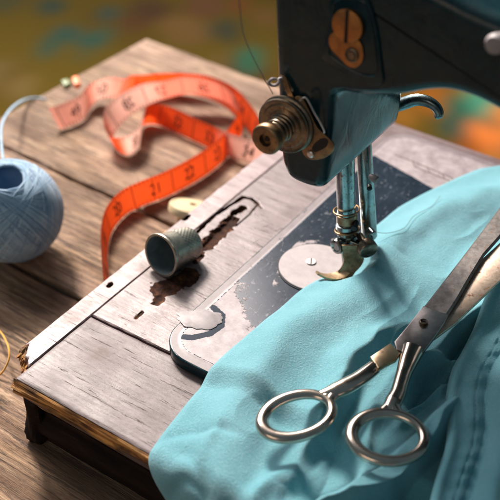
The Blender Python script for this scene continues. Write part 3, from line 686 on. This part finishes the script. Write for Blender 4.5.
# gentle undulation
sub = CF[:, :2]
nA = np.array([noise.noise(Vector((p[0]*.33+3, p[1]*.33, 1.))) for p in sub]); nB = np.array([noise.noise(Vector((p[0]*.9, p[1]*.9+5, 4.))) for p in sub])
nC = np.array([noise.noise(Vector((p[0]*2.2, p[1]*2.2+5, 9.))) for p in sub])
wsub = sub + .16*np.stack([nB, np.array([noise.noise(Vector((p[0]*.8+11, p[1]*.8, 2.))) for p in sub])], 1)
hcl += .24 + .12*nA + .03*nB + .012*nC
ridges = [ # polyline px, height, width on the light side, width on the far side, sharpness
 ([(540,185),(480,196),(435,214),(398,240),(372,266)], .55, .80, .95, 2.),
 ([(385,252),(352,296),(312,322),(275,352),(248,392),(226,436),(212,505)], .80, 1.15, 1.30, 2.),
 ([(338,330),(300,352),(280,385),(268,430),(262,500)], -.10, .50, .62, 2.),
 ([(410,322),(372,341),(347,366),(330,402),(306,432),(286,476)], .62, .55, .34, 1.7),
 ([(364,374),(352,410),(344,450),(336,500)], -.35, .36, .40, 1.9),
 ([(376,392),(372,430),(366,462)], .24, .26, .20, 1.8),
 ([(520,278),(474,316),(448,340),(424,362),(402,384)], .75, .46, .26, 1.6),
 ([(505,306),(474,338),(446,362)], -.50, .24, .26, 2.),
 ([(476,362),(446,362),(420,371),(402,394)], .60, .26, .17, 1.5),
 ([(458,378),(430,387),(408,406)], -.42, .18, .18, 2.),
 ([(480,380),(448,385),(420,401),(402,424)], .45, .26, .17, 1.5),
 ([(458,402),(434,436),(406,464),(370,484),(328,498),(290,516)], 1.30, .46, .30, 1.6),
 ([(478,440),(452,462),(430,482),(404,508)], -1.6, .42, .50, 2.),
 ([(246,510),(268,476),(300,462)], .30, .36, .30, 1.8),
 ([(160,424),(186,418),(214,424),(236,430)], -.12, .20, .22, 1.7),
 ([(180,438),(194,450),(200,470),(196,500)], -.20, .30, .34, 1.8),
 ([(222,414),(208,434),(204,458)], .16, .22, .22, 1.7),
 ([(156,476),(182,468),(204,484)], -.10, .22, .22, 1.8),
 ([(454,214),(424,236),(400,262)], -.12, .4, .4, 2.),
 ([(300,512),(326,478),(348,466)], -.30, .3, .3, 2.),
 ([(560,230),(510,276)], .5, .8, .5, 2.),
]
for poly, a, w, w2, k_ in ridges:
    q = cr([px(x,y,zc+.3) for x,y in poly], 8); ds, pos = segdist(wsub, q)
    tap = .35+.65*np.sin(np.clip(pos,0,1)*math.pi)**.6
    # side of the crest: right of the drawing direction is away from the window
    i0 = np.clip((pos*(len(q)-1)).astype(int), 0, len(q)-2); a0 = q[i0,:2]; dd = q[i0+1,:2]-a0; rel = wsub-a0
    left = (dd[:,0]*rel[:,1]-dd[:,1]*rel[:,0])/np.maximum(np.hypot(dd[:,0],dd[:,1]),1e-6); m_ = sstep(-.12, .12, left); ww = w*(1-m_)+w2*m_
    hcl += a*tap*np.exp(-(ds/ww)**k_)
# crumpled secondary wrinkles in the loose part to the lower right
wr_ = np.array([noise.noise(Vector(((p[0]*.8-p[1]*.6)*1.5, (p[0]*.6+p[1]*.8)*.45, 6.))) for p in wsub]); loose = sstep(1.5, 4.5, dist_edge)
CFx = 250+FPX*((CF-CAM)@RT)/((CF-CAM)@FW); hcl += .10*loose*(1-np.abs(wr_)*2.6)*(.15+.85*sstep(290, 390, CFx))
hcl = np.maximum(hcl, .06)
# pressed flat under the foot
fp = px(340,274,ZP)[:2]; pr_ = 1-sstep(.45, 1.3, np.hypot(*(sub-fp).T)); hcl = hcl*(1-pr_) + .08*pr_
# rounded folded edge
w_ = .34; ef = np.where(dist_edge < w_, np.sqrt(np.clip(1-(1-dist_edge/w_)**2, 0, 1)), 1.); hcl = .0 + hcl*ef
# pressed by the scissors
for poly, r in (([(300,414),(330,395),(372,370),(405,345),(423,323),(470,262),(520,195)], .55), ([(388,437),(397,405),(404,372),(412,345),(450,325),(520,245)], .50)):
    q = np.array([px(x,y,ZP+.9) for x,y in poly]); ds,_ = segdist(sub, q); zpl = SP[2] - ((sub[:,0]-SP[0])*SN[0] + (sub[:,1]-SP[1])*SN[1])/SN[2] - .16 - ZP
    lim = zpl + .9*np.maximum(ds-r, 0); hcl = np.where(hcl > lim, lim - .0, hcl)
for cxy, rad in (((297,416),1.2), ((388,437),1.2)):
    q = px(*cxy, ZP+.6)[:2]; ds = np.hypot(*(sub-q).T); zpl = SP[2] - ((sub[:,0]-SP[0])*SN[0] + (sub[:,1]-SP[1])*SN[1])/SN[2] - .13 - ZP
    lim = zpl + np.maximum(ds-rad, 0)*.5; hcl = np.minimum(hcl, lim)
# support height: bed, then base board, then hanging over the front edge
lx, ly = (CF-K)@u, (CF-K)@v
sup = H + (ZP-H)*sstep(by0-.55, by0+.15, ly)*sstep(bx0-.5,bx0+.1,lx)
newly = ly.copy(); drop = np.zeros(len(ly)); over = ly < .15
arc = .15-ly[over]; newly[over] = .15 - .62*(1-np.exp(-arc/.62)); drop[over] = arc - .62*(1-np.exp(-arc/.62)); 
drop = np.minimum(drop, H-.15+.0*drop) 
extra = np.where(over, np.maximum(.15-ly-.62-(H-.15)-.4,0), 0.)
CN = A3(K[0],K[1],0) + lx[:,None]*u + (newly - extra*.9)[:,None]*v; CN[:,2] = sup + .012 + hcl - drop
mo = over & (drop > 0); CN[mo] += -v*(hcl[mo]*.8*np.clip(drop[mo],0,1))[:,None]; CN[mo,2] -= hcl[mo]*.6*np.clip(drop[mo],0,1)
CN[:,2] = np.maximum(CN[:,2], .03)
cl = root('turquoise_cloth', 'turquoise brushed cotton fabric crumpled over the machine bed and base', 'fabric', (CN[:,0].mean(), CN[:,1].mean(), H))
V, F = grid(CN.reshape(NS, NT, 3)); sheet = part('sheet', (V, [f_[::-1] for f_ in F]), M['cloth'], cl, sharp=0)
# overlapping hemmed flap at the right
fo_l = cr([(512,238),(497,268),(484,298),(474,326),(462,350),(452,368),(447,392),(448,418),(446,444),(438,470),(430,500),(424,530),(418,570)], 12)
fw = cr([(640,230),(640,300),(640,360),(640,400),(640,450),(640,500),(640,560),(640,600)], 20)
def rs2(P, n): 
    P = np.asarray(P); L = np.r_[0, np.cumsum(np.linalg.norm(np.diff(P, axis=0), axis=1))]; s = np.linspace(0, L[-1], n); return np.stack([np.interp(s, L, P[:,k]) for k in range(2)], 1)
FL, FR = rs2(fo_l, 260), rs2(fw, 260); fn_ = 190; tf = np.concatenate([[0,.0], np.linspace(0,1,fn_-2)**1.25])
def flap_h(q, d, s):
    """height over the bed of the flap at pixel q, d px right of its edge"""
    h = 1.00 + .34*math.exp(-((d-60)/16.)**2) - .22*math.exp(-((d-40)/9.)**2) + .22*math.sin(s*7+1.)*.5 + .55*sstep(.15,.0,s)
    h += .10*nz((q[0]*.03,q[1]*.03,2),1.) - .35*float(sstep(.55,1.,s)) + .12*math.exp(-((d-6)/6.)**2)
    return h
def stx(s): return 30 - 6*s + 2*math.sin(s*5)          # px distance of the first stitch line from the edge
rows = []
for i in range(260):
    row = []; s = i/259
    for j in range(fn_):
        t = tf[j]; q = FL[i]*(1-t) + FR[i]*t; d = q[0]-FL[i][0]; h = flap_h(q, d, s)
        for k_ in (stx(s), stx(s)+9): h -= .025*math.exp(-((d-k_)/1.6)**2)*1.
        h += .02*math.sin(i*.5+1.5*math.sin(i*.07)+.02*d)*math.exp(-((d-stx(s)-4)/12)**2)
        base = h
        if j == 0: base -= .30
        elif j == 1: base -= .14
        elif d < 4: base -= .10*(1-d/4)**2
        p = px(q[0], q[1], ZP+h); p[2] = ZP+base; 
        row.append(p)
    rows.append(row)
hem = part('hem_flap', grid(rows), M['cloth'], cl, sharp=0)
st = []
for i in range(100, 258, 3):
    s = i/259
    for k_ in (0, 9):
        pts = []
        for ii in (i, i+1.6):
            a_ = np.array([np.interp(ii, range(260), FL[:,0]), np.interp(ii, range(260), FL[:,1])]); d = stx(s)+k_; q = a_ + np.array([d, 0]); pts.append(px(q[0], q[1], ZP+flap_h(q, d, s)-.032))
        st.append(tube(np.array(pts), .015, 5))
part('stitching', merge(*st), M['stitch'], hem, label='two rows of darker stitches along the hem')

# ------------------------------------------------------------------ scissors
ss = root('scissors', 'old steel tailor scissors with rust spotted blades lying half open on the turquoise cloth', 'scissors', (SP[0], SP[1], ZP+.4))
def ring_handle(cx, cy, rx, ry, ang, shank, rt, flat=.85):
    """closed finger ring (pixel ellipse on the scissor plane) plus tapering shank"""
    n_ = 72; P = []; R = []
    for k_ in range(n_):
        a_ = 2*math.pi*k_/n_; x_, y_ = rx*math.cos(a_), ry*math.sin(a_); c_, s_ = math.cos(ang), math.sin(ang)
        P.append(s2_(cx + x_*c_ - y_*s_, cy + x_*s_ + y_*c_)); R.append(rt*(1+.12*math.cos(a_-math.pi)))
    sh = cr([s2_(x_, y_, o_) for x_, y_, r_, o_ in shank], 8); shr = np.interp(np.linspace(0,len(shank)-1,len(sh)), range(len(shank)), [r_ for *_, r_, o_ in shank])
    return tube(P, R, 16, True, up=SN, flat=flat), tube(sh, shr, 18, up=SN, flat=np.interp(np.linspace(0,1,len(sh)), [0,.3,1], [.75,.85,.9]))
r1, h1 = ring_handle(297, 416, 36.0, 20.5, math.radians(-15), [(319,395.5,.15,0),(326,394,.20,0),(335,391,.26,0),(345,386.5,.27,0),(357,380,.25,0),(367,373,.245,0),(374,367.5,.235,-.02)], .175)
f1 = tube(cr([s2_(329,401), s2_(332,396.5), s2_(339,390.5), s2_(347,385.5)], 6), np.linspace(.15,.22,19), 14, up=SN, flat=.85); f1b = tube(cr([s2_(324,398), s2_(330,395), s2_(338,390.5), s2_(347,385.5)], 6), np.linspace(.15,.24,19), 14, up=SN, flat=.85)
part('handle', merge(r1, h1, f1, f1b), M['handle'], ss, label='left finger loop with its shank')
r2, h2 = ring_handle(388, 437, 36.5, 24., math.radians(6), [(387,413.5,.15,0),(390,408,.22,0),(394,401,.26,0),(398,393,.24,0),(400,386,.225,.02),(404,373,.235,.04),(408,362,.29,.06),(413,350,.35,.06)], .175)
f2 = [tube(cr([s2_(x_,y_), s2_((x_*1.2+391*.8)/2,(y_*1.3+407*.7)/2), s2_(393,403), s2_(397,395)], 6), np.linspace(.15,.22,19), 14, up=SN, flat=.85) for x_, y_ in ((379,414),(383,413.3),(396,413.7),(401,414.6))]
part('handle', merge(r2, h2, *f2), M['handle'], ss, label='right finger loop with its shank')
T_ = .16
part('gilt_shoulder', extrude([s2_(x_,y_,-.02) for x_,y_ in [(370,361),(390,347),(400,357),(396,363),(386,368),(378,373)]], SN*.21, .05, 2), M['gilt'], ss)
# lower blade (lies under, opens to the right)
low = [(396,350),(412,338),(430,322),(452,292),(472,270),(494,250),(520,226),(560,196),(575,190),(560,215),(530,252),(500,283),(478,304),(455,326),(436,340),(415,352)]
part('lower_blade', extrude([s2_(x_,y_,-.13) for x_,y_ in low], SN*.13, .045, 2), M['blade2'], ss)
upb = [(413,305),(430,303.5),(500,209),(530,168),(560,135),(572,128),(570,150),(545,190),(520,218),(500,241),(480,264),(462,292),(446,319),(436,313)]
upb = [(412,323),(425,308),(440,288),(470,249),(500,209),(530,168),(560,130),(572,124),(568,150),(545,186),(520,216),(500,240),(484,258),(470,281),(458,302),(448,319),(436,316),(424,311)]
upb = [(422,311),(440,288),(470,249),(500,209),(530,168),(560,130),(572,124),(568,150),(545,186),(520,216),(500,240),(484,258),(470,281),(458,302),(447,319),(434,316)]
part('upper_blade', extrude([s2_(x_,y_,.04) for x_,y_ in upb], SN*.16, .07, 1), M['blade'], ss)
ric = [(394,345),(404,333),(416,318),(423,309),(435,313),(448,318),(444,326),(434,341),(424,354),(417,361),(406,356),(396,353)]
part('blade_root', extrude([s2_(x_,y_,.03) for x_,y_ in ric], SN*.175, .05, 2), M['ricasso'], ss)
pv = s2_(423.5,323.5,.20)
pvt = part('pivot_screw', lathe(pv, SN, [(-.02,.15),(.03,.15),(.03,.12),(.10,.12),(.115,.10),(.10,.06),(.10,0)], 28), M['disc'], ss)
part('screw_slot', box(pv+SN*.108, nrm(u)*.1, v*.018, SN*.012), M['black'], pvt, smooth=False)

# ------------------------------------------------------------------ thimble
th_c = px(160.5, 255.5, H+.80); td = nrm(A3(.62,.72,-.17))
tm = root('thimble', 'tarnished metal thimble lying on its side on the wooden base, open end to the front', 'thimble', (th_c[0], th_c[1], H))
LN, r0_, r1_ = 1.5, .765, .60
pf = [(0,r0_-.05),(.0,r0_+.03),(.05,r0_+.05),(.10,r0_+.03),(.14,r0_)]+[(t, r0_+(r1_-r0_)*t/LN) for t in np.linspace(.2,LN,30)]+[(LN+.10,r1_-.07),(LN+.17,r1_-.22),(LN+.19,0)]
def dimp(i, k):
    h = pf[i][0]; 
    if .75 < h < LN+.05: return -.035 if (i % 2 == 0 and (k + (i//2 % 2)*2) % 4 < 2) else .0
    return 0
part('thimble_wall', lathe(th_c, td, pf, 120, dimp, cap=False), M['thimble'], tm, sharp=60)
part('thimble_lining', lathe(th_c, td, [(0.0,r0_-.05),(.15,r0_-.07),(LN,r1_-.07),(LN+.05,0)], 60, cap=False), worn_metal('dark_thimble_lining', (.22,.27,.28), (.14,.18,.19), .5, None, .5, 1., metal=.4), tm)

# ------------------------------------------------------------------ thread spool behind the base
sx = -SW-1.04; spy = [wl(sx, y_, 1.55) for y_ in np.linspace(6, 14, 400)]
spc = min(spy, key=lambda p_: abs(proj(p_)[0]-186)).copy(); spc[2] = 0
sl_ = root('thread_spool', 'small cream thread spool on the table, half hidden behind the wooden base beyond the thimble', 'spool', spc)
spax = nrm(A3(.16,.30,.94)); spc = spc + ZZ*.12
part('barrel', lathe(spc, spax, [(.2,.55),(1.5,.55)], 40), M['cream'], sl_)
part('flange', lathe(spc, spax, [(0,.92),(.03,.96),(.2,.96),(.3,.56)], 56), M['cream'], sl_)
part('flange', lathe(spc, spax, [(1.15,.56),(1.25,.93),(1.30,.99),(1.54,.99),(1.60,.95),(1.61,.88),(1.58,.84),(1.62,.80),(1.67,.16),(1.60,.13),(1.4,.12),(1.4,0)], 64), M['cream'], sl_)

# ------------------------------------------------------------------ yarn ball
yr = 2.08; yc = px(11, 211, yr); ya = nrm(A3(.06,.05,1.)*1. + A3(-.0,-.25,0)); bx_, by_, bz_ = basis(ya)
yb = root('yarn_ball', 'ball of light blue cotton yarn with a hollow top on the table', 'yarn', (yc[0], yc[1], 0))
part('yarn_core', lathe(yc, bz_, [(-yr*.93,.01)]+[(math.sin(a_)*yr*.93, math.cos(a_)*yr*.93) for a_ in np.linspace(-1.5,1.02,30)]+[(yr*.74,yr*.36),(yr*.62,yr*.26),(yr*.56,yr*.14),(yr*.54,0)], 60), M['yarncore'], yb)
loops = []
def loop(tilt, az, rad, w):
    nrm_ = bz_*math.cos(tilt) + (bx_*math.cos(az)+by_*math.sin(az))*math.sin(tilt); x_, y_, z_ = basis(nrm_, bz_); n_ = 90
    ph = az*3; return tube([yc + (x_*math.cos(t_)+y_*math.sin(t_))*rad*(1+.004*math.sin(5*t_+ph)) + z_*.02*math.sin(3*t_+ph) for t_ in np.linspace(0,2*math.pi,n_,endpoint=False)], w, 5, True)
for i in range(96): loops.append(loop(math.radians(67+rr.uniform(-3,3)), i*2*math.pi/96, yr*(.945+.02*rr.random()), .062))
for i in range(60): loops.append(loop(math.radians(58+rr.uniform(-3,3)), i*2*math.pi/60+.01, yr*(.955+.02*rr.random()), .058))
for b_ in range(8):
    for i in range(11): loops.append(loop(math.radians(66-b_%3*6+rr.uniform(-.6,.6)), b_*.79+i*.052+rr.uniform(-.006,.006), yr*(.968+.006*(b_%2)), .055))
part('yarn_windings', merge(*loops), M['yarn'], yb, sharp=0, attrs={'shade': np.concatenate([np.full(len(l_[0]), rr.random()**1.6*.9) for l_ in loops])})
tail = cr([px(3,160,3.6), px(1,140,3.4), px(2,124,2.6), px(10,110,1.6), px(22,101,.5), px(34,98,.08), px(46,99,.05)], 10)
tw_ = []
for o_ in (0, math.pi):
    tw_.append(tube([p_ + .032*(UP*math.sin(i_*.8+o_)+RT*math.cos(i_*.8+o_)) for i_, p_ in enumerate(resample(tail, 160))], .042, 6))
part('loose_end', merge(*tw_), M['yarn'], yb, sharp=0)

# ------------------------------------------------------------------ tape measure
TW_ = 1.16
def tape(stations, pale_glare=None, n=10):
    """stations: (bottom px, z, top px, z)"""
    B = cr([px(a,b,z) for (a,b,z),_ in stations], n); T = cr([px(a,b,z) for _,(a,b,z) in stations], n)
    d = T-B; d = d/np.linalg.norm(d, axis=1)[:,None]*TW_; return B, B+d
A_st = [((112,300,.05),(104,285,1.1)),((109,272,.05),(101,250,1.2)),((108,250,.04),(101,226,1.2)),((113,230,.04),(106,206,1.25)),((127,214,.04),(120,191,1.2)),((145,205,.04),(140,181,1.2)),((166,197,.04),(162,172,1.2)),
 ((190,185,.04),(187,159,1.2)),((212,171,.04),(209,145,1.2)),((230,154,.04),(227,129,1.2)),((241,136,.1),(238,112,1.25)),((242,119,.3),(236,98,1.4)),((230,105,.5),(224,86,1.6)),((210,97,.7),(205,79,1.8)),((188,94,.8),(184,77,1.9)),
 ((168,98,.85),(164,81,1.95)),((150,104,.9),(143,86,1.9)),((134,113,.8),(123,94,1.8)),((120,126,.5),(107,105,1.5)),((113,139,.2),(103,120,1.3)),((117,150,.06),(108,134,1.2)),((128,155,.05),(124,137,1.2)),((138,148,.05),(138,128,1.2)),((141,136,.06),(143,115,1.2)),((143,126,.08),(147,106,1.2)),((154,124,.06),(158,104,1.2)),
 ((173,131,.05),(176,109,1.2)),((196,142,.05),(199,120,1.2)),((220,153,.05),(222,130,1.2)),((244,162,.08),(250,141,1.15)),((268,166,.1),(276,148,1.0)),((290,170,.1),(296,152,1.)) ]
D_st = [((60,129,.05),(47,106,1.2)),((71,126,.05),(60,101,1.2)),((84,119,.05),(78,95,1.2)),((91,108,.1),(88,86,1.2)),((98,100,.2),(99,79,1.4)),((108,98,.3),(112,77,1.4)),((118,97,.2),(124,79,1.3)),((128,92,.12),(131,76,1.2)),((140,91,.1),(143,75,1.2)),((158,91,.1),(160,74,1.2)),((180,92,.1),(183,74,1.2)),((206,98,.1),(211,77,1.2)),
 ((229,110,.1),(235,87,1.2)),((248,130,.1),(252,105,1.2)),((263,152,.1),(266,127,1.2)),((280,172,.1),(284,148,1.2))]
tp = root('tape_measure', 'orange cloth tape measure curling on edge across the table behind the base', 'tape measure', (px(180,140,0)[0], px(180,140,0)[1], 0))
segs = [tape(A_st), tape(D_st)]
VV = []; FF = []; FD = []; off = 0; info = []
for si, (B, T) in enumerate(segs):
    n_ = len(B); P = np.stack([B*(1-t_)+T*t_ for t_ in (0,.33,.66,1)], 1)
    V, F = grid(P); VV.append(V); FF += [tuple(i_+off for i_ in f_) for f_ in F]; off += len(V)
    L = np.r_[0, np.cumsum(np.linalg.norm(np.diff((B+T)/2, axis=0), axis=1))]; info.append(L)
    fd = np.zeros((n_,4)); 
    ii = np.arange(n_)/10.
    if si == 1: fd[:] = (.55*(1-sstep(2.,3.2,ii)) + .8*np.exp(-((ii-4.4)/1.6)**2))[:,None]
    else: fd[:] = (sstep(14.2,16.2,ii)*(1-sstep(18.3,19.3,ii))*.85 + .9*sstep(27.6,28.6,ii) + .9*sstep(20.4,21.4,ii)*(1-sstep(23.2,24.2,ii)))[:,None]  # glare on the bends and ends painted as a pale tint
    FD.append(np.clip(fd,0,1).ravel())
part('band', (np.concatenate(VV), FF), M['tape'], tp, attrs={'pale_glare': np.concatenate(FD)}, sharp=0)
# printed scale: ticks along both edges and numerals
def on_tape(si, s, w, lift):
    B, T = segs[si]; L = info[si]; b = np.array([np.interp(s, L, B[:,k]) for k in range(3)]); t = np.array([np.interp(s, L, T[:,k]) for k in range(3)])
    b2 = np.array([np.interp(s+.05, L, B[:,k]) for k in range(3)]); N = nrm(np.cross(b2-b+1e-9, t-b)); return b*(1-w)+t*w, N, lift
glyphs = {}
def glyph(ch):
    if ch in glyphs: return glyphs[ch]
    cu = bpy.data.curves.new('numeral', 'FONT'); cu.body = ch; cu.size = 1.; o = bpy.data.objects.new('numeral', cu); COL.objects.link(o)
    dg = bpy.context.evaluated_depsgraph_get(); me = bpy.data.meshes.new_from_object(o.evaluated_get(dg))
    V = np.array([q_.co[:] for q_ in me.vertices]); F = [tuple(p_.vertices) for p_ in me.polygons]; bpy.data.objects.remove(o); bpy.data.curves.remove(cu); bpy.data.meshes.remove(me)
    glyphs[ch] = (V, F); return V, F
PV, PF, po = [], [], 0
def stamp(V2, F2, si, s0, w0):
    global po
    for side in (1, -1):
        for x_, y_ in V2:
            p_, N, _ = on_tape(si, s0+x_, w0+y_/TW_, 0); PV.append(p_ + N*.013*side)
        PF.extend([tuple(i_+po for i_ in f_) for f_ in F2]); po += len(V2)
for si, (B, T) in enumerate(segs):
    tot = info[si][-1]; s = .3; k_ = 0
    while s < tot-1.2:
        ln = .36 if k_ % 5 == 0 else .17
        for w0 in (0, TW_-ln):
            stamp([(0,w0),(.035,w0),(.035,w0+ln),(0,w0+ln)], [(0,1,2,3)], si, s, 0)
        if k_ % 10 == 5:
            num = str(18 + int(k_/10) + 31*si)
            V, F = glyph(num); cx_ = V[:,0].mean(); V2 = [((a_-cx_)*.62, (b_)*.74+.32) for a_, b_, _ in V]; stamp(V2, F, si, s, 0)
        if k_ % 10 == 0: stamp([(0,.3),(.03,.3),(.03,TW_-.3),(0,TW_-.3)], [(0,1,2,3)], si, s, 0)
        s += .21; k_ += 1
part('printed_scale', (np.array(PV), PF), M['ink'], tp, smooth=False)
part('metal_tip', extrude([px(a_,b_,.9) for a_,b_ in ((61,85),(68,83),(72,88),(65,91))], ZZ*.3, .08, 2), Mat('green_orange_tip', (.10,.15,.03), .5).m, tp)
part('tip_tab', extrude([px(a_,b_,1.0) for a_,b_ in ((72,82),(78,80),(81,88),(75,90))], ZZ*.3, .08, 2), Mat('orange_tip', (.75,.18,.03), .5).m, tp)

# ------------------------------------------------------------------ loose threads
def strand(name, label, pts, r, mat, n=90):
    P = resample(cr(pts, 10), n); o = part(name, tube(P, r, 6), mat, None, own=None, sharp=0); o['label'] = label; o['category'] = 'thread'
    return o
strand('yellow_thread', 'short curved yellow thread lying on the table left of the wooden base', [px(-6,326,.05), px(2,334,.5), px(8,346,.7), px(9,358,.6), px(4,370,.3), px(-3,377,.05)], .035, M['yellow'])
strand('machine_thread', 'fine dark thread running down to the tension discs of the machine', [fr(236,-30,1.6), fr(240,8,1.5), fr(243,32,1.3), fr(252,55,1.), fr(263,76,.7), fr(273,94,.4)], .014, M['thread'])
strand('loose_thread', 'hair-thin thread end trailing over the turquoise cloth beside the thumb screw', [px(375,232,ZP+1.1), px(388,233,ZP+1.0), px(404,228,ZP+.9), px(414,216,ZP+.85), px(432,206,ZP+.8), px(440,196,ZP+.75)], .008, M['thread'])

# ------------------------------------------------------------------ light
w = bpy.data.worlds.new('World'); sc.world = w; w.use_nodes = True
bg = w.node_tree.nodes['Background']; bg.inputs[0].default_value = (.50,.74,.86,1); bg.inputs[1].default_value = .17
def area(name, az, el, dist, sx_, sy_, power, colr, tgt=(0,0,H)):
    """az measured from +y towards +x"""
    az, el = math.radians(az), math.radians(el); d_ = Vector((math.sin(az)*math.cos(el), math.cos(az)*math.cos(el), math.sin(el)))
    l = bpy.data.lights.new(name, 'AREA'); l.shape = 'RECTANGLE'; l.size = sx_; l.size_y = sy_; l.energy = power; l.color = colr
    o = bpy.data.objects.new(name, l); COL.objects.link(o); o.location = Vector(tgt)*.01 + d_*dist; o.rotation_euler = d_.to_track_quat('Z', 'Y').to_euler(); return o
area('window_light', -32, 38, 1.4, 1.25, .72, 25, (1,.91,.90))
area('warm_fill_light', -140, 24, 1.3, .6, .5, 1.7, (1,.80,.62))  # added fill, no visible source; lifts the ochre front edge and brass
area('sun_patch_light', -24, 41, 1.7, .28, .28, 68, (1,.90,.80))

# ------------------------------------------------------------------ camera
cd = bpy.data.cameras.new('Camera'); co = bpy.data.objects.new('Camera', cd); COL.objects.link(co); sc.camera = co
mw = Matrix(((RT[0],UP[0],-FW[0],CAM[0]*.01),(RT[1],UP[1],-FW[1],CAM[1]*.01),(RT[2],UP[2],-FW[2],CAM[2]*.01),(0,0,0,1))); co.matrix_world = mw
cd.sensor_width = 36; cd.lens = FPX/500*36; cd.clip_start = .01; cd.clip_end = 100
cd.dof.use_dof = True; cd.dof.focus_distance = .322; cd.dof.aperture_fstop = 14.5; cd.dof.aperture_blades = 0
sc.view_settings.view_transform = 'Standard'; sc.view_settings.look = 'None'; sc.view_settings.exposure = 0; sc.view_settings.gamma = 1
sc.cycles.max_bounces = 8; sc.cycles.use_denoising = True
